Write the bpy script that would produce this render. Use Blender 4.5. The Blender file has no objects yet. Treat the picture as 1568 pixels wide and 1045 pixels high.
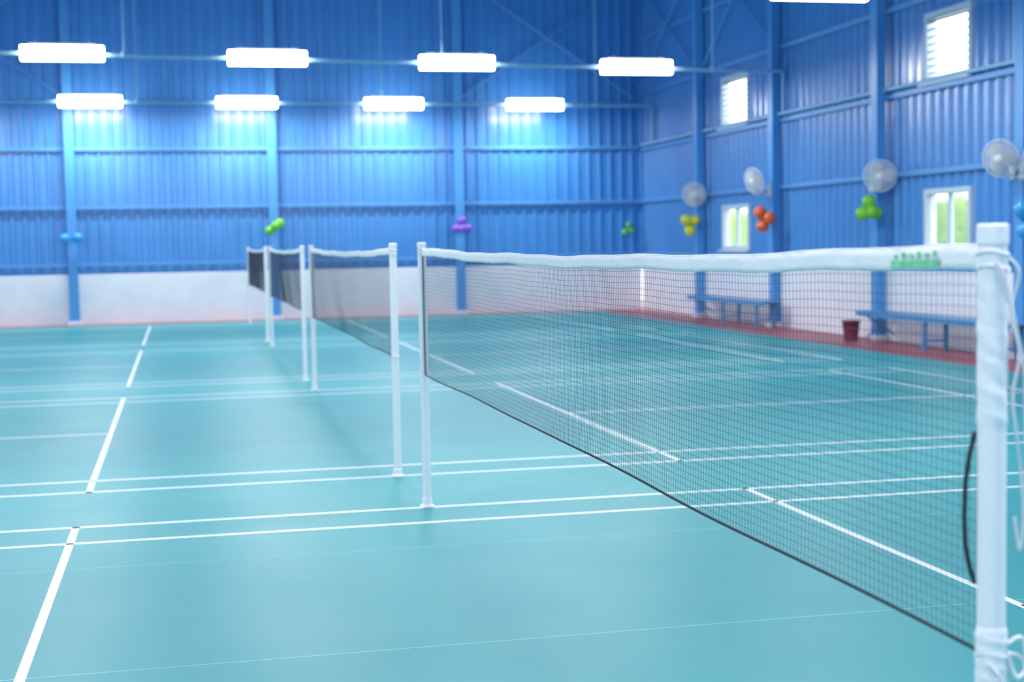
import bpy, bmesh, math, random
import numpy as np
from mathutils import Vector, Matrix
random.seed(4)
sc = bpy.context.scene
COL = sc.collection

# ============================================================ helpers
def lin(c):
    return tuple(((v/255)/12.92 if v/255<=.04045 else ((v/255+.055)/1.055)**2.4) for v in c)+(1,)

def mat(name, rgb, rough=.5, metal=0, spec=.5, noise=0, nscale=5, emis=None, estr=0, trans=0, coat=0, crough=.1, bump=0, bscale=20):
    m=bpy.data.materials.new(name); m.use_nodes=True
    nt=m.node_tree; b=nt.nodes['Principled BSDF']
    c=lin(rgb)
    b.inputs['Base Color'].default_value=c
    b.inputs['Roughness'].default_value=rough
    b.inputs['Metallic'].default_value=metal
    b.inputs['Specular IOR Level'].default_value=spec
    b.inputs['Transmission Weight'].default_value=trans
    b.inputs['Coat Weight'].default_value=coat
    b.inputs['Coat Roughness'].default_value=crough
    if noise>0:
        tc=nt.nodes.new('ShaderNodeTexCoord'); n=nt.nodes.new('ShaderNodeTexNoise')
        n.inputs['Scale'].default_value=nscale; n.inputs['Detail'].default_value=4
        r=nt.nodes.new('ShaderNodeValToRGB')
        r.color_ramp.elements[0].position=.3; r.color_ramp.elements[1].position=.7
        r.color_ramp.elements[0].color=tuple(v*(1-noise) for v in c[:3])+(1,)
        r.color_ramp.elements[1].color=tuple(min(1,v*(1+noise)) for v in c[:3])+(1,)
        nt.links.new(tc.outputs['Object'],n.inputs['Vector'])
        nt.links.new(n.outputs['Fac'],r.inputs['Fac']); nt.links.new(r.outputs['Color'],b.inputs['Base Color'])
    if bump>0:
        tc=nt.nodes.new('ShaderNodeTexCoord'); n=nt.nodes.new('ShaderNodeTexNoise'); n.inputs['Scale'].default_value=bscale
        bp=nt.nodes.new('ShaderNodeBump'); bp.inputs['Strength'].default_value=bump; bp.inputs['Distance'].default_value=.01
        nt.links.new(tc.outputs['Object'],n.inputs['Vector']); nt.links.new(n.outputs['Fac'],bp.inputs['Height']); nt.links.new(bp.outputs['Normal'],b.inputs['Normal'])
    if emis:
        b.inputs['Emission Color'].default_value=lin(emis); b.inputs['Emission Strength'].default_value=estr
    return m

M=dict(
 wall=mat('blue_painted_sheet',(72,145,214),.3,noise=.06,nscale=1.2,coat=.8,crough=.2),
 steel=mat('blue_painted_steel',(82,156,220),.35),
 girt=mat('blue_girt_paint',(94,160,220),.4),
 roof=mat('roof_sheet',(140,180,220),.5),
 dado=mat('white_lime_plaster',(240,240,246),.75,noise=.03,nscale=3,bump=.2),
 border=mat('red_oxide_floor',(164,88,98),.45,noise=.08,nscale=4),
 line=mat('court_line_paint',(246,248,248),.4),
 seam=mat('mat_seam',(112,194,196),.4),
 post=mat('white_post_paint',(250,250,250),.4),
 wrap=mat('white_tape_wrap',(250,250,250),.55,bump=.1,bscale=60),
 tape=mat('net_tape_cloth',(250,251,251),.8,noise=.02,nscale=18,bump=.3,bscale=35),
 green=mat('tape_print_green',(130,215,165),.8,noise=.25,nscale=40),
 net=mat('net_string',(68,70,86),.8),
 cord=mat('net_edge_cord',(46,56,68),.8),
 rope=mat('white_rope',(240,240,244),.8,bump=.4,bscale=200),
 dark=mat('black_rubber',(34,38,46),.6),
 pipe=mat('conduit_pipe_paint',(162,204,234),.35),
 lampbody=mat('lamp_housing',(235,238,245),.4),
 lamp=mat('lamp_diffuser',(255,255,255),.4,emis=(255,252,247),estr=17),
 frame=mat('window_frame_paint',(205,218,232),.5),
 slat=mat('louvre_slat',(170,182,196),.6),
 fan=mat('fan_plastic',(228,230,234),.45),
 fanblade=mat('fan_blade',(206,212,220),.4),
 bench=mat('bench_blue_paint',(80,148,200),.4,noise=.08,nscale=6),
 bin=mat('maroon_bin_plastic',(130,58,72),.45,noise=.1,nscale=6),
 foot=mat('concrete_foot_white',(234,232,238),.8,noise=.04,nscale=8),
 hedge=mat('hedge_leaves',(130,150,80),.9,noise=.4,nscale=8),
 ground=mat('outside_ground',(150,150,120),.9,noise=.1,nscale=2),
)
bal={k:mat('balloon_'+k,c,.25,coat=.3) for k,c in dict(green=(124,205,50),purple=(140,90,205),yellow=(214,210,50),orange=(232,105,52),blue=(60,165,232),lime=(100,190,90)).items()}
glass=mat('window_glass',(240,248,250),.05,trans=1)

def court_material():
    m=bpy.data.materials.new('teal_vinyl_mat'); m.use_nodes=True; nt=m.node_tree; b=nt.nodes['Principled BSDF']
    tc=nt.nodes.new('ShaderNodeTexCoord')
    n=nt.nodes.new('ShaderNodeTexNoise'); n.inputs['Scale'].default_value=.35; n.inputs['Detail'].default_value=5
    r=nt.nodes.new('ShaderNodeValToRGB'); r.color_ramp.elements[0].position=.3; r.color_ramp.elements[1].position=.75
    r.color_ramp.elements[0].color=lin((42,149,154)); r.color_ramp.elements[1].color=lin((52,160,165))
    nt.links.new(tc.outputs['Object'],n.inputs['Vector']); nt.links.new(n.outputs['Fac'],r.inputs['Fac']); nt.links.new(r.outputs['Color'],b.inputs['Base Color'])
    n2=nt.nodes.new('ShaderNodeTexNoise'); n2.inputs['Scale'].default_value=1.3; n2.inputs['Detail'].default_value=6
    mr=nt.nodes.new('ShaderNodeMapRange'); mr.inputs['To Min'].default_value=.36; mr.inputs['To Max'].default_value=.48
    b.inputs['Specular IOR Level'].default_value=.3
    nt.links.new(tc.outputs['Object'],n2.inputs['Vector']); nt.links.new(n2.outputs['Fac'],mr.inputs['Value']); nt.links.new(mr.outputs['Result'],b.inputs['Roughness'])
    n3=nt.nodes.new('ShaderNodeTexNoise'); n3.inputs['Scale'].default_value=180
    bp=nt.nodes.new('ShaderNodeBump'); bp.inputs['Strength'].default_value=.12; bp.inputs['Distance'].default_value=.002
    nt.links.new(tc.outputs['Object'],n3.inputs['Vector']); nt.links.new(n3.outputs['Fac'],bp.inputs['Height']); nt.links.new(bp.outputs['Normal'],b.inputs['Normal'])
    return m
M['mat']=court_material()

class MB:
    """mesh builder with material slots"""
    def __init__(s): s.v=[]; s.f=[]; s.mi=[]; s.mats=[]; s.sm=[]
    def slot(s,m):
        if m not in s.mats: s.mats.append(m)
        return s.mats.index(m)
    def add(s,v,f,m,smooth=False):
        o=len(s.v); s.v+= [tuple(a) for a in v]; k=s.slot(m)
        for a in f: s.f.append(tuple(i+o for i in a)); s.mi.append(k); s.sm.append(smooth)
    def box(s,x0,x1,y0,y1,z0,z1,m,bev=0):
        if bev>0:
            bm=bmesh.new(); bmesh.ops.create_cube(bm,size=1)
            for v in bm.verts: v.co=Vector(((x0+x1)/2+v.co.x*(x1-x0),(y0+y1)/2+v.co.y*(y1-y0),(z0+z1)/2+v.co.z*(z1-z0)))
            bmesh.ops.bevel(bm,geom=bm.edges[:],offset=bev,segments=2,affect='EDGES',profile=.5)
            s.frombm(bm,m); return
        v=[(x0,y0,z0),(x1,y0,z0),(x1,y1,z0),(x0,y1,z0),(x0,y0,z1),(x1,y0,z1),(x1,y1,z1),(x0,y1,z1)]
        f=[(0,3,2,1),(4,5,6,7),(0,1,5,4),(1,2,6,5),(2,3,7,6),(3,0,4,7)]
        s.add(v,f,m)
    def frombm(s,bm,m,smooth=False,mw=None):
        bm.verts.index_update()
        v=[(mw@a.co if mw else a.co) for a in bm.verts]; f=[[q.index for q in a.verts] for a in bm.faces]
        s.add(v,f,m,smooth); bm.free()
    def tube(s,pts,r,m,n=8,closed=False,caps=True,smooth=True):
        pts=[Vector(p) for p in pts]; N=len(pts); rs=r if isinstance(r,(list,tuple)) else [r]*N
        vs=[]; up=None
        for i,p in enumerate(pts):
            if closed: t=(pts[(i+1)%N]-pts[i-1])
            else: t=pts[min(i+1,N-1)]-pts[max(i-1,0)]
            t.normalize()
            if up is None:
                up=Vector((0,0,1)) if abs(t.z)<.9 else Vector((1,0,0))
            a=t.cross(up); 
            if a.length<1e-4: a=t.cross(Vector((0,1,0)))
            a.normalize(); b=t.cross(a).normalized(); up=-b if b.dot(up)<0 else b
            a=t.cross(up).normalized(); b=up
            for k in range(n):
                th=2*math.pi*k/n; vs.append(p+rs[i]*(math.cos(th)*a+math.sin(th)*b))
        f=[]
        for i in range(N if closed else N-1):
            j=(i+1)%N
            for k in range(n): f.append((i*n+k,i*n+(k+1)%n,j*n+(k+1)%n,j*n+k))
        s.add(vs,f,m,smooth)
        if caps and not closed:
            s.add(vs[:n],[tuple(range(n))[::-1]],m,False); s.add(vs[-n:],[tuple(range(n))],m,False)
    def lathe(s,prof,m,c=(0,0,0),n=24,mw=None,split=False):
        if split:   # every band separate -> crisp edges, true cylinder shading
            for i in range(len(prof)-1): s.lathe(prof[i:i+2],m,c,n,mw)
            return
        vs=[];f=[]
        for r,z in prof:
            for k in range(n):
                th=2*math.pi*k/n; v=Vector((r*math.cos(th),r*math.sin(th),z))
                v=(mw@v) if mw else v+Vector(c)
                vs.append(v)
        for i in range(len(prof)-1):
            for k in range(n): f.append((i*n+k,i*n+(k+1)%n,(i+1)*n+(k+1)%n,(i+1)*n+k))
        s.add(vs,f,m,True)
    def obj(s,name,parent=None,loc=None,mesh_only=False):
        me=bpy.data.meshes.new(name); me.from_pydata(s.v,[],s.f)
        for m in s.mats: me.materials.append(m)
        me.polygons.foreach_set('material_index',s.mi); me.polygons.foreach_set('use_smooth',s.sm); me.update()
        if mesh_only: return me
        return link(name,me,parent,loc)
def link(name,me,parent=None,loc=None):
    o=bpy.data.objects.new(name,me); COL.objects.link(o)
    if parent: o.parent=parent
    if loc: o.location=loc
    return o
def empty(name,loc=(0,0,0)):
    o=bpy.data.objects.new(name,None); COL.objects.link(o); o.location=loc; o.empty_display_size=.2
    return o

# ============================================================ dimensions
PITCH=7.275; W=6.1
XR=8.87; XL=-8.87; YF=29.2; YN=-9.0; EAVE=7.4; RIDGE=9.0
DADO=1.04
COLR=[25.15,21.4,17.55,13.75,9.95,6.2,2.4,-1.4,-5.2]
COLF=[-7.6,-3.5,.6,4.6]

# ============================================================ floor
b=MB(); b.box(XL-.4,XR+.4,YN-.4,YF+.4,-.2,-.004,M['border']); b.obj('floor')
b=MB(); b.box(-7.65,7.65,YN+.6,28.75,-.004,0,M['mat']); b.obj('court_mat')
b=MB()
y=-7.83
while y<28.7:
    b.box(-7.65,7.65,y-.004,y+.004,0,.0005,M['seam']); y+=1.83
b.obj('mat_seams')
b=MB(); z1=.0014; h=.02
def ln(x0,x1,y0,y1): b.box(x0,x1,y0,y1,.0006,z1,M['line'])
for k in range(4):
    y0=k*PITCH; y1=y0+W
    for yy in (y0+.02,y0+.48,y1-.02,y1-.48): ln(-6.7,6.7,yy-h,yy+h)
    for xx in (-6.68,-5.92,-1.98,1.98,5.92,6.68): ln(xx-h,xx+h,y0,y1)
    ym=(y0+y1)/2; ln(-6.7,-1.98,ym-h,ym+h); ln(1.98,6.7,ym-h,ym+h)
b.obj('court_lines')

# ============================================================ corrugated walls
P=.25; D=.042
BR=(.10,.22,.40,.52)
def prof(u):
    t=(u/P)%1.0
    if t<BR[0]: return 0
    if t<BR[1]: return (t-BR[0])/(BR[1]-BR[0])
    if t<BR[2]: return 1
    if t<BR[3]: return 1-(t-BR[2])/(BR[3]-BR[2])
    return 0
def corr_us(a,bb):
    us=[a]; k=math.floor(a/P)-1
    while k*P<bb:
        for t in BR:
            u=(k+t)*P
            if a<u<bb: us.append(u)
        k+=1
    us.append(bb); return us
def panel(B,axis,base,sgn,a,bb,z0,z1,m):
    us=corr_us(a,bb); v=[];f=[]
    for u in us:
        d=base+sgn*D*prof(u+1e-6)
        zt=z1(u) if callable(z1) else z1
        for z in (z0,zt): v.append((u,d,z) if axis=='x' else (d,u,z))
    for i in range(len(us)-1): f.append((2*i,2*i+2,2*i+3,2*i+1))
    B.add(v,f,m)
def gable(u): return EAVE+(RIDGE-EAVE)*(1-abs(u)/XR)

b=MB(); panel(b,'x',YF,-1,XL,XR,DADO,gable,M['wall'])
b.box(XL,XR,YF+.05,YF+.07,DADO,EAVE,M['wall']); b.obj('wall_far')
b=MB(); panel(b,'x',YN,1,XL,XR,DADO,gable,M['wall'])
b.box(XL,XR,YN-.07,YN-.05,DADO,EAVE,M['wall']); b.obj('wall_near')
WINY=[(22.88,24.2),(15.2,16.4),(7.6,8.8),(0.1,1.3)]
WZ=[(1.35,2.16),(3.66,4.58)]
def sidewall(name,base,sgn):
    b=MB(); edges=[YN]
    for w in sorted(WINY): edges+=list(w)
    edges.append(YF)
    for i in range(len(edges)-1):
        a,c=edges[i],edges[i+1]
        if i%2==0: panel(b,'y',base,sgn,a,c,DADO,EAVE,M['wall'])
        else:
            for z0,z1 in ((DADO,WZ[0][0]),(WZ[0][1],WZ[1][0]),(WZ[1][1],EAVE)): panel(b,'y',base,sgn,a,c,z0,z1,M['wall'])
    b.obj(name)
sidewall('wall_right',XR,-1)
sidewall('wall_left',XL,1)
b=MB(); b.box(XL+.1,XR-.1,YF-.1,YF+.12,-.004,DADO,M['dado'],.012); b.obj('dado_far')
b=MB(); b.box(XL+.1,XR-.1,YN-.12,YN+.1,-.004,DADO,M['dado'],.012); b.obj('dado_near')
b=MB(); b.box(XR-.1,XR+.12,YN+.1,YF-.1,-.004,DADO,M['dado'],.012); b.obj('dado_right')
b=MB(); b.box(XL-.12,XL+.1,YN+.1,YF-.1,-.004,DADO,M['dado'],.012); b.obj('dado_left')
b=MB()
for s in (-1,1):
    us=corr_us(YN,YF); v=[];f=[]
    for u in us:
        d=-D*prof(u); v+= [(s*(XR+.05),u,EAVE+d),(0,u,RIDGE+d)]
    for i in range(len(us)-1): f.append((2*i,2*i+1,2*i+3,2*i+2))
    b.add(v,f,M['roof'])
b.obj('ceiling')

# windows
wi=0
def window(side,y0,y1,z0,z1,kind):
    global wi; wi+=1
    e=empty('window_%d'%wi,(side*XR,(y0+y1)/2,(z0+z1)/2)); hw=(y1-y0)/2; hh=(z1-z0)/2
    b=MB(); xa,xb=-.07,.09; t=.06
    b.box(xa,xb,-hw-.02,-hw+t,-hh-.02,hh+.02,M['frame'],.005); b.box(xa,xb,hw-t,hw+.02,-hh-.02,hh+.02,M['frame'],.005)
    b.box(xa,xb,-hw+t,hw-t,hh-t,hh+.02,M['frame'],.005); b.box(xa,xb,-hw+t,hw-t,-hh-.02,-hh+t,M['frame'],.005)
    xin=-side
    b.box(min(xin*.06,xin*.14),max(xin*.06,xin*.14),-hw-.06,hw+.06,-hh-.06,-hh-.02,M['frame'],.005)
    if kind=='c': b.box(-.03,.03,-.035,.035,-hh+t,hh-t,M['frame'])
    b.obj('frame',e)
    b=MB()
    if kind=='l':
        n=8
        for i in range(n):
            zc=-hh+t+(i+.5)*(2*hh-2*t)/n; dz=.022
            v=[(-side*.04,-hw+t,zc-dz),(side*.05,-hw+t,zc+dz),(side*.05,hw-t,zc+dz),(-side*.04,hw-t,zc-dz)]
            v+= [(a,c,z+.018) for a,c,z in v]
            b.add(v,[(0,1,2,3),(7,6,5,4),(0,4,5,1),(1,5,6,2),(2,6,7,3),(3,7,4,0)],M['slat'])
        b.obj('louvre_slats',e)
    else:
        b.box(-.003,.003,-hw+t,hw-t,-hh+t,hh-t,glass); b.obj('glass_pane',e)
for side in (1,-1):
    for (y0,y1) in WINY:
        window(side,y0,y1,*WZ[0],'c'); window(side,y0,y1,*WZ[1],'l')

b=MB(); b.box(9.3,30,YN-10,YF+10,-.3,-.22,M['ground']); b.obj('outside_ground')
b=MB()
hv=[];hf=[];NX=160;NA=9
for i in range(NX+1):
    yy=-4+i*44/NX; 
    for k in range(NA+1):
        a=math.pi*k/NA; r=1+.14*math.sin(yy*3.1+k)+.12*random.uniform(-1,1)
        hv.append((14.2-math.cos(a)*.9*r,yy,-.22+2.3*math.sin(a)*r if 0<k<NA else -.25))
for i in range(NX):
    for k in range(NA):
        o=i*(NA+1)+k; hf.append((o,o+1,o+NA+2,o+NA+1))
b.add(hv,hf,M['hedge'],False); b.obj('hedge')

# columns : boxed steel sections with base plate and concrete foot
def column(name,x,y,direction,top,d=.15,w=.17):
    b=MB()
    def bx(u0,u1,v0,v1,z0,z1,m,bev=0):
        if direction=='f': b.box(x+u0,x+u1,YF-v1,YF-v0,z0,z1,m,bev)
        elif direction=='n': b.box(x+u0,x+u1,YN+v0,YN+v1,z0,z1,m,bev)
        elif direction=='r': b.box(XR-v1,XR-v0,y+u0,y+u1,z0,z1,m,bev)
        else: b.box(XL+v0,XL+v1,y+u0,y+u1,z0,z1,m,bev)
    v0=.102
    bx(-w/2,w/2,v0,v0+d,.1,top,M['steel'],.01)
    bx(-w/2-.012,w/2+.012,v0+d-.012,v0+d+.001,.1,top,M['steel'])
    bx(-w/2-.03,w/2+.03,v0,v0+d+.03,.085,.1,M['steel'])
    bx(-w/2-.06,w/2+.06,v0,v0+d+.06,-.004,.085,M['foot'],.01)
    return b.obj(name)
for x in COLF: column('steel_column',x,0,'f',gable(x)-.1,w=.17)
for x in COLF[1:]: column('steel_column',x,0,'n',gable(x)-.1)
for y in COLR:
    column('steel_column',0,y,'r',EAVE-.05); column('steel_column',0,y,'l',EAVE-.05)
# girts
for zf,zr in ((1.24,1.24),(2.42,2.42),(3.62,3.56),(4.58,4.80),(None,6.0)):
    hh=.035
    if zf:
        b=MB(); b.box(XL+.04,XR-.1,YF-.102,YF-.039,zf-hh,zf+hh,M['girt']); b.obj('girt_far')
    b=MB(); b.box(XR-.102,XR-.039,YN+.1,YF-.102,zr-hh,zr+hh,M['girt']); b.obj('girt_right')
    b=MB(); b.box(XL+.039,XL+.102,YN+.1,YF-.102,zr-hh,zr+hh,M['girt']); b.obj('girt_left')
b=MB()
for (xa,xb) in ((4.7,8.6),(-7.5,-3.6)):
    for (za,zb) in ((4.7,7.3),(7.3,4.7)):
        b.tube([(xa,YF-.14,za),(xb,YF-.14,zb)],.026,M['girt'],6)
b.obj('wind_bracing_far')
b=MB()
for (ya,yb) in ((25.3,29.0),(21.5,25.0)):
    for (za,zb) in ((4.9,7.2),(7.2,4.9)): b.tube([(XR-.14,ya,za),(XR-.14,yb,zb)],.022,M['girt'],6)
b.obj('wind_bracing_right')
b=MB()
for y in COLR:
    for s in (-1,1):
        for dz,r in ((-.15,.05),(-.55,.04)):
            b.tube([(s*8.6,y,EAVE+dz),(0,y,RIDGE+dz)],r,M['steel'],6)
        N=10
        for i in range(N):
            t0=i/N;t1=(i+.5)/N;t2=(i+1)/N
            def pp(t,dz): return (s*8.6*(1-t),y,EAVE+(RIDGE-EAVE)*t+dz)
            b.tube([pp(t0,-.55),pp(t1,-.15)],.02,M['steel'],5); b.tube([pp(t1,-.15),pp(t2,-.55)],.02,M['steel'],5)
b.obj('roof_truss')

# ============================================================ lights
ROWS=[(-7.5,0,0),(-.4,0,0),(6.8,0,0),(14.0,-.008,.012),(21.1,-.014,0),(28.2,-.004,0)]; LX=[-6.1,-3.0,.08,3.1,6.13]; LZ0=4.49  # first three rows are out of view, added for fill and frontal light
HZ=.115
def lamp_mesh():
    b=MB(); w,hz,d=.61,HZ,.05
    bm=bmesh.new(); bmesh.ops.create_cube(bm,size=1)
    for v in bm.verts: v.co=Vector((v.co.x*2*w,v.co.y*2*d,v.co.z*2*hz))
    bmesh.ops.bevel(bm,geom=[e for e in bm.edges],offset=.012,segments=1,affect='EDGES')
    b.frombm(bm,M['lamp'])
    b.box(-w*.8,w*.8,-.035,.035,hz,hz+.035,M['lampbody'],.006)
    for s in(-1,1):
        b.box(s*.4-.012,s*.4+.012,-.03,.03,hz+.03,hz+.06,M['lampbody'])
    return b.obj('lamp',mesh_only=True)
lm=lamp_mesh()
ld=bpy.data.lights.new('tube_light','AREA'); ld.shape='RECTANGLE'; ld.size=1.12; ld.size_y=.07; ld.energy=78; ld.color=(1,.965,.925)
for y,sl,dz in ROWS:
    LZ=LZ0+dz
    for x in LX:
        o=link('ceiling_light_fixture',lm,None,(x,y,LZ+sl*(x-.5)))
        lo=bpy.data.objects.new('tube_light',ld); COL.objects.link(lo); lo.parent=o; lo.location=(0,0,-HZ-.006)
    b=MB(); z=LZ+.02; r=.03
    e8=XR-.1; yp=y+.09
    pts_=[(-e8,yp,3.66),(-e8,yp,z-.05-sl*9),(-e8+.03,yp,z-.01-sl*9),(-e8+.08,yp,z-sl*9)]
    for i in range(60): 
        xx=-8.5+i*17.0/59; pts_.append((xx,yp,z+sl*xx-.02*abs(math.sin(xx*1.03))))
    pts_+= [(e8-.08,yp,z+sl*9),(e8-.03,yp,z-.01+sl*9),(e8,yp,z-.05+sl*9),(e8,yp,3.66)]
    b.tube(pts_,r,M['pipe'],8)
    for xx in (-7.2,-2.1,2.87,7.5):
        b.tube([(xx,yp,z+sl*xx),(xx,yp,gable(xx)-.1)],.014,M['pipe'],6)
        b.lathe([(.0,.04),(.045,.04),(.045,-.04),(.0,-.04)],M['pipe'],(xx,yp,z+sl*xx),10)
    b.obj('light_conduit_pipe')
b=MB(); b.tube([(XR-.13,YN+.3,3.66),(XR-.13,YF-.2,3.66)],.028,M['pipe'],8)
for y in COLR: b.box(XR-.2,XR-.098,y+.12,y+.2,3.60,3.72,M['pipe'],.005)
b.obj('wall_conduit_pipe')

# ============================================================ posts
def post_mesh():
    b=MB(); r=.0245
    b.lathe([(0,.012),(r,.012),(r,1.52),(r*1.10,1.52),(r*1.10,1.545),(r*.9,1.55),(0,1.55)],M['post'],n=32,split=True)
    b.lathe([(0,.012),(.04,.012),(.043,.008),(.043,.0016),(0,.0016)],M['post'],n=32,split=True)
    b.lathe([(r,.012),(r+.004,.012),(r+.004,.05),(r,.053)],M['post'],n=32,split=True)
    return b
pm=post_mesh().obj('post',mesh_only=True)
posts=[]
for k in range(4):
    for yy in (k*PITCH,k*PITCH+W):
        e=empty('badminton_post',(0,yy,0)); o=link('pole',pm,e); posts.append(e)
        b=MB()
        for z in (1.505,1.48,.80):
            b.tube([(.0265*math.cos(a),.0265*math.sin(a),z+.004*math.sin(2*a)) for a in [i*math.pi/8 for i in range(16)]],.0032,M['rope'],6,closed=True)
        b.obj('lashing',e)
e=posts[0]
b=MB()
def sleeve(z0,z1,amp,rad,pitch=.045):
    n=int((z1-z0)/.004); ns=28; v=[];f=[]
    for i in range(n+1):
        z=z0+(z1-z0)*i/n; env=min(1,i/3,(n-i)/3)
        for k in range(ns):
            a=2*math.pi*k/ns; ph=((z/pitch+a/(2*math.pi)+.12*math.sin(z*31))%1)
            rr=.0246+env*(rad-.0246+amp*(ph**2)+.0004*math.sin(z*70+a*2)+.0003*math.sin(z*160+a*3))
            v.append((rr*math.cos(a),rr*math.sin(a),z))
    for i in range(n):
        for k in range(ns): f.append((i*ns+k,i*ns+(k+1)%ns,(i+1)*ns+(k+1)%ns,(i+1)*ns+k))
    b.add(v,f,M['wrap'],True)
sleeve(1.20,1.515,.0009,.0256)
sleeve(.73,.85,.0020,.0266,.025)
b.lathe([(.0,1.5555),(.024,1.5555),(.0272,1.552),(.0276,1.522),(.0246,1.518)],M['wrap'],n=28,split=True)
b.obj('tape_wrap',e)
b=MB()
def rope(pl,r=.0032):
    P=[Vector(q) for q in pl]; P=[P[0]]+P+[P[-1]]; out=[]
    for i in range(1,len(P)-2):
        for k in range(8):
            t=k/8; a,c,d,e_=P[i-1],P[i],P[i+1],P[i+2]
            out.append(.5*((2*c)+(-a+d)*t+(2*a-5*c+4*d-e_)*t*t+(-a+3*c-3*d+e_)*t**3))
    out.append(P[-2]); b.tube(out,r,M['rope'],6)
rope([(.026,0,1.50),(.045,-.01,1.47),(.035,0,1.40),(.05,-.005,1.33),(.04,0,1.25),(.052,0,1.16),(.062,0,1.05),(.055,0,.98),(.045,0,1.04)])
rope([(.02,-.02,1.48),(.012,-.032,1.44),(.026,-.03,1.38),(.05,-.02,1.30),(.058,-.01,1.22),(.07,0,1.12)])
rope([(-.01,-.028,1.49),(.004,-.033,1.46),(.012,-.03,1.42),(0,-.03,1.45),(-.014,-.028,1.485)],.0028)
rope([(.026,-.01,.80),(.05,-.02,.79),(.06,-.02,.74),(.05,-.015,.68),(.06,-.01,.60)],.004)
rope([(.02,-.02,.82),(.045,-.025,.83),(.055,-.025,.78),(.035,-.025,.76),(.02,-.02,.80)],.004)
rope([(-.02,-.025,.79),(0,-.034,.76),(.02,-.031,.70),(.032,-.025,.6),(.03,-.025,.5)],.0035)
b.obj('rope_ties',e)
b=MB()
b.tube([(-.015,.03,1.19),(-.024,.032,1.15),(-.031,.034,1.10),(-.033,.034,1.04),(-.031,.034,.99),(-.024,.032,.95),(-.015,.03,.92)],.0042,M['dark'],6)
b.obj('slack_strap',e)

# ============================================================ nets
def ztop(t): return 1.515-.030*4*t*(1-t)+.003*math.sin(t*23)+.0018*math.sin(t*61+1)
def zbot(t): return .790+.006*math.sin(t*5)+.004*math.sin(t*17+1)
def xoff(t,s):
    e=math.sin(math.pi*t)
    return e*(.008*math.sin(t*9+s*2)*s+.003*math.sin(t*27+s*5)*s+.02*s*(1-s))
Y0,Y1=.032,W-.032
def NP(t,s):
    zt=ztop(t)-.03
    return (xoff(t,s),Y0+(Y1-Y0)*t+.004*math.sin(s*9+t*40)*s,zt+(zbot(t)-zt)*s)
def net_mesh():
    b=MB(); r=.0006
    nv=304; nh=36
    for i in range(nv+1):
        t=i/nv; b.tube([NP(t,k/8) for k in range(9)],r,M['net'],3,caps=False,smooth=False)
    for j in range(nh+1):
        s=j/nh; b.tube([NP(k/90,s) for k in range(91)],r,M['net'],3,caps=False,smooth=False)
    return b.obj('net_mesh',mesh_only=True)
def tape_mesh():
    b=MB(); n=240; v=[];f=[]; hh=.041
    ring=[(-.0035,-.001),(-.0042,-hh*.35),(-.0030,-hh*.7),(-.004,-hh),(.004,-hh),(.0032,-hh*.7),(.0044,-hh*.35),(.0035,-.001),(0,.0035)]
    for i in range(n+1):
        t=i/n; zt=ztop(t)
        for k,(x,z) in enumerate(ring):
            w=.0007*math.sin(i*1.7+k*2.1)+.0005*math.sin(i*.63+k)
            v.append((x+w+xoff(t,0),Y0+(Y1-Y0)*t,zt+z+(.0010*math.sin(i*.9+k) if z<-.03 else 0)))
    m=len(ring)
    for i in range(n):
        for k in range(m): f.append((i*m+k,i*m+(k+1)%m,(i+1)*m+(k+1)%m,(i+1)*m+k))
    b.add(v,f,M['tape'],True)
    b.tube([(0,.026,1.513)]+[(0,Y0+(Y1-Y0)*k/40,ztop(k/40)+.002) for k in range(41)]+[(0,W-.026,1.513)],.003,M['tape'],6)
    return b.obj('top_tape',mesh_only=True)
def cord_mesh():
    b=MB()
    b.tube([NP(k/120,1) for k in range(121)],.0038,M['cord'],6)
    for t in (0,1): b.tube([NP(t,k/14) for k in range(15)],.0038,M['cord'],6)
    b.tube([(0,.026,.80),NP(0,1)],.003,M['cord'],5); b.tube([NP(1,1),(0,W-.026,.80)],.003,M['cord'],5)
    return b.obj('edge_cord',mesh_only=True)
nm,tm,cm=net_mesh(),tape_mesh(),cord_mesh()
for k in range(4):
    e=empty('badminton_net',(0,k*PITCH,0))
    link('mesh',nm,e); link('top_tape',tm,e); link('edge_cord',cm,e)
    if k==0:
        b=MB()
        def patch(ya,yb,za,zb,m):
            v=[];f=[];n=8
            for i in range(n+1):
                y=ya+(yb-ya)*i/n; t=(y-Y0)/(Y1-Y0); zt=ztop(t)
                v+= [(-.0062,y,zt+za),(-.0062,y,zt+zb)]
            for i in range(n): f.append((2*i,2*i+2,2*i+3,2*i+1))
            b.add(v,f,m)
        patch(.17,.36,-.036,-.022,M['green'])
        for i in range(6): patch(.18+i*.03,.196+i*.03,-.018,-.006-.004*(i%2),M['green'])
        b.obj('tape_print',e)

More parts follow.
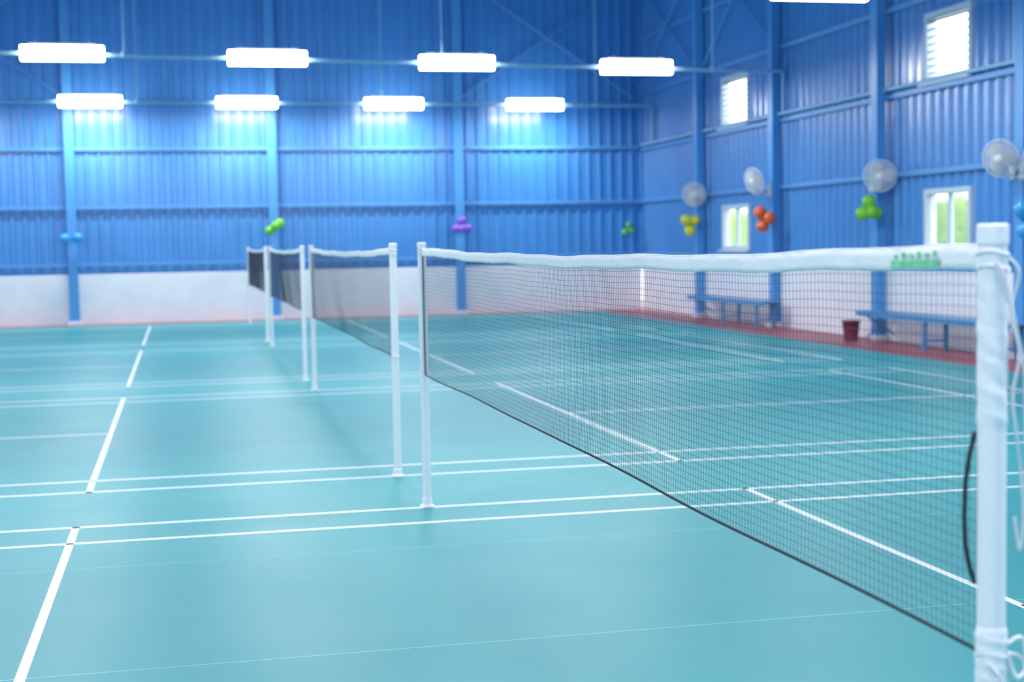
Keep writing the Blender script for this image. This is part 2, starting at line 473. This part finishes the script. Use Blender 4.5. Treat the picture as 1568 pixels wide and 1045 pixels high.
# ============================================================ wall fans
def fan_mesh():
    b=MB(); R=.23
    def ring(r,x,rad): b.tube([(x,r*math.cos(a),r*math.sin(a)) for a in [i*2*math.pi/32 for i in range(32)]],rad,M['fan'],5,closed=True)
    ring(R,0,.009); ring(R,-.012,.007)
    for q in (.35,.5,.65,.82):
        ring(R*q,.06*(1-q*q)+.0,.003); ring(R*q,-.07*(1-q*q)-.01,.003)
    for i in range(44):
        a=i*2*math.pi/44; c,s=math.cos(a),math.sin(a)
        b.tube([(.058*(1-q*q)+.004,R*q*c,R*q*s) for q in (.22,.45,.7,.9,1)],.003,M['fan'],4,caps=False)
        if i%2==0: b.tube([(-.07*(1-q*q)-.012,R*q*c,R*q*s) for q in (.25,.5,.75,1)],.003,M['fan'],4,caps=False)
    mx=Matrix.Rotation(math.pi/2,4,'Y')
    b.lathe([(0,.075),(.03,.073),(.052,.064),(.054,.056),(0,.054)],M['fan'],mw=mx)
    b.lathe([(0,.04),(.035,.035),(.038,-.02),(.03,-.03)],M['fanblade'],mw=mx)
    b.lathe([(.03,-.05),(.065,-.07),(.07,-.12),(.055,-.17),(.02,-.185),(0,-.187)],M['fan'],mw=mx)
    for k in range(3):
        a0=k*2*math.pi/3; v=[];f=[];n=8
        for i in range(n+1):
            q=.035+(.2-.035)*i/n; wid=.25+.55*math.sin(math.pi*min(1,i/n*.75+.12))
            for sgn in(-1,1):
                a=a0+sgn*wid*.95; v.append((.0+sgn*.022,q*math.cos(a),q*math.sin(a)))
            v.append((.004,q*math.cos(a0),q*math.sin(a0)))
        for i in range(n):
            o=3*i; f+= [(o,o+3,o+5,o+2),(o+2,o+5,o+4,o+1)]
        b.add(v,f,M['fanblade'],True)
    return b.obj('fan_head',mesh_only=True)
fm=fan_mesh()
def fan(base,head,yaw,tilt):
    e=empty('wall_fan',base); bx,hx=Vector(base),Vector(head)-Vector(base)
    o=link('cage_and_motor',fm,e,hx); 
    o.rotation_euler=(0,math.radians(tilt),math.radians(yaw))
    R=Matrix.Rotation(math.radians(yaw),4,'Z')@Matrix.Rotation(math.radians(tilt),4,'Y')
    mo=hx+(R@Vector((-.12,0,0)))
    b=MB(); b.box(-.03,.0,-.06,.06,-.2,.02,M['fan'],.008)
    b.tube([(-.02,0,-.14),(-.08,0,-.16),(mo.x*.6,mo.y*.6,-.15),(mo.x,mo.y,mo.z-.1),(mo.x,mo.y,mo.z)],.017,M['fan'],10)
    b.obj('wall_bracket',e)
CX=XR-.254
fan((CX,25.15,2.40),(CX-.12,24.9,2.42),245,12)
fan((CX,21.40,2.46),(CX-.32,21.35,2.52),200,15)
fan((CX,17.55,2.38),(CX-.08,17.2,2.41),238,12)
fan((CX,13.85,2.40),(CX-.26,13.72,2.45),214,14)
fan((CX,13.65,2.38),(CX-.02,13.22,2.42),262,12)

# ============================================================ balloons
def balloon(b,c,r,d,m):
    d=Vector(d).normalized(); q=d.to_track_quat('Z','Y').to_matrix().to_4x4(); mw=Matrix.Translation(c)@q
    pr=[]
    for i in range(15):
        a=math.pi*i/14; rr=r*math.sin(a); zz=r*math.cos(a)
        if zz<0: zz*=1.22; rr*=1-.12*(i-7)/7
        pr.append((max(rr,.002),zz))
    pr[0]=(0.0005,r); pr[-1]=(.006,-r*1.24); pr+= [(.012,-r*1.30),(.002,-r*1.31)]
    b.lathe(pr,m,mw=mw,n=20)
def cluster(c,dirs,r,m,wallv):
    e=empty('balloon_cluster',c); b=MB()
    for d in dirs:
        d=Vector(d); balloon(b,d.normalized()*r*1.35,r*random.uniform(.95,1.05),d,m)
    b.obj('balloons',e)
    b=MB(); b.tube([(0,0,0),Vector(wallv)*.5+Vector((0,0,.01)),wallv],.004,M['rope'],5); b.lathe([(0,.015),(.014,.01),(.014,-.01),(0,-.015)],m,n=8); b.obj('tie_string',e)
FY=YF-.254
cluster((-3.5,FY-.15,1.79),[(-1,-.3,0),(1,-.3,.1)],.10,bal['blue'],(0,.15,0))
cluster((.6,FY-.16,1.96),[(1,-.2,.7),(-.7,-.3,-.5),(.1,-.8,.1)],.10,bal['green'],(0,.16,0))
cluster((4.6,FY-.16,1.90),[(0,-.2,1),(-1,-.3,-.3),(1,-.3,-.3),(0,-1,-.3)],.10,bal['purple'],(0,.16,0))
cluster((8.38,YF-.26,1.80),[(.3,-.5,1),(-.6,-.4,-.6),(.7,-.3,-.3)],.075,bal['lime'],(.0,.22,0))
fx=CX-.17
cluster((fx,25.05,1.84),[(-.7,-.6,.6),(.6,-.8,.6),(-.1,-.5,-1)],.11,bal['yellow'],(.17,0,0))
cluster((fx,21.30,1.88),[(-.6,-.4,.7),(.3,-.9,.0),(-.3,-.4,-1)],.11,bal['orange'],(.17,0,0))
cluster((fx,17.42,1.92),[(0,-.4,1),(-.9,-.6,-.4),(.9,-.8,-.4),(0,-1,-.2)],.10,bal['green'],(.17,.05,0))
cluster((fx+.02,13.42,1.70),[(-.2,-.5,1),(.0,-.6,-1),(.9,.1,.1)],.11,bal['blue'],(.15,.30,0))

# ============================================================ benches
def bench(y0,y1):
    xm=XR-.45; L=y1-y0; e=empty('wall_bench',(xm,(y0+y1)/2,0)); hl=L/2
    b=MB()
    for i in range(3): b.box(-.18+i*.125,-.065+i*.125,-hl,hl,.43,.46,M['bench'],.006)
    b.box(-.17,-.14,-hl,hl,.385,.43,M['bench']); b.box(.14,.17,-hl,hl,.385,.43,M['bench'])
    b.obj('seat',e)
    b=MB()
    for yy in (-.0,-hl+.3):
        for x in(-.155,.155): b.box(x-.025,x+.025,yy-.025,yy+.025,-.004,.385,M['bench'],.004)
        b.box(-.14,.14,yy-.015,yy+.015,.12,.15,M['bench'])
    b.box(.14,.345,hl-.25,hl-.21,.36,.40,M['bench']); b.tube([(-.1,hl-.23,.38),(.335,hl-.23,.10)],.014,M['bench'],6)
    b.obj('legs',e)
bench(20.9,24.7); bench(13.4,17.4); bench(6.6,10.6)

e=empty('waste_bin',(8.36,17.78,-.004)); b=MB()
b.lathe([(0,.004),(.095,.004),(.1,0),(.103,.01),(.13,.27),(.14,.272),(.142,.295),(.132,.298),(.126,.285),(.098,.02),(0,.02)],M['bin'],n=32)
for z in (.09,.18): b.lathe([(.103+z*.1+.0,z-.008),(.108+z*.1,z),(.103+z*.1,z+.008)],M['bin'],n=32)
b.obj('bucket',e)

# ============================================================ world
w=bpy.data.worlds.new('sky'); sc.world=w; w.use_nodes=True
bg=w.node_tree.nodes['Background']; bg.inputs['Color'].default_value=(.97,.99,1,1); bg.inputs['Strength'].default_value=6.5

# ============================================================ camera
f,yaw,pit,rol,cx,cy,cz=2234.66,.22286,.06720,.01812,-1.37252,-2.28193,1.53722
F=Vector((math.sin(yaw)*math.cos(pit),math.cos(yaw)*math.cos(pit),-math.sin(pit)))
R0=Vector((math.cos(yaw),-math.sin(yaw),0)); U0=R0.cross(F)
R=R0*math.cos(rol)-U0*math.sin(rol); U=U0*math.cos(rol)+R0*math.sin(rol)
cam=bpy.data.cameras.new('camera'); co=bpy.data.objects.new('camera',cam); COL.objects.link(co)
mw=Matrix((R,U,-F)).transposed().to_4x4(); mw.translation=Vector((cx,cy,cz)); co.matrix_world=mw
cam.sensor_width=36; cam.lens=f*36/1568; cam.clip_start=.05; cam.clip_end=200
cam.dof.use_dof=True; cam.dof.focus_distance=4.9; cam.dof.aperture_fstop=2.9
sc.camera=co
sc.view_settings.view_transform='Standard'; sc.view_settings.look='None'; sc.view_settings.exposure=0
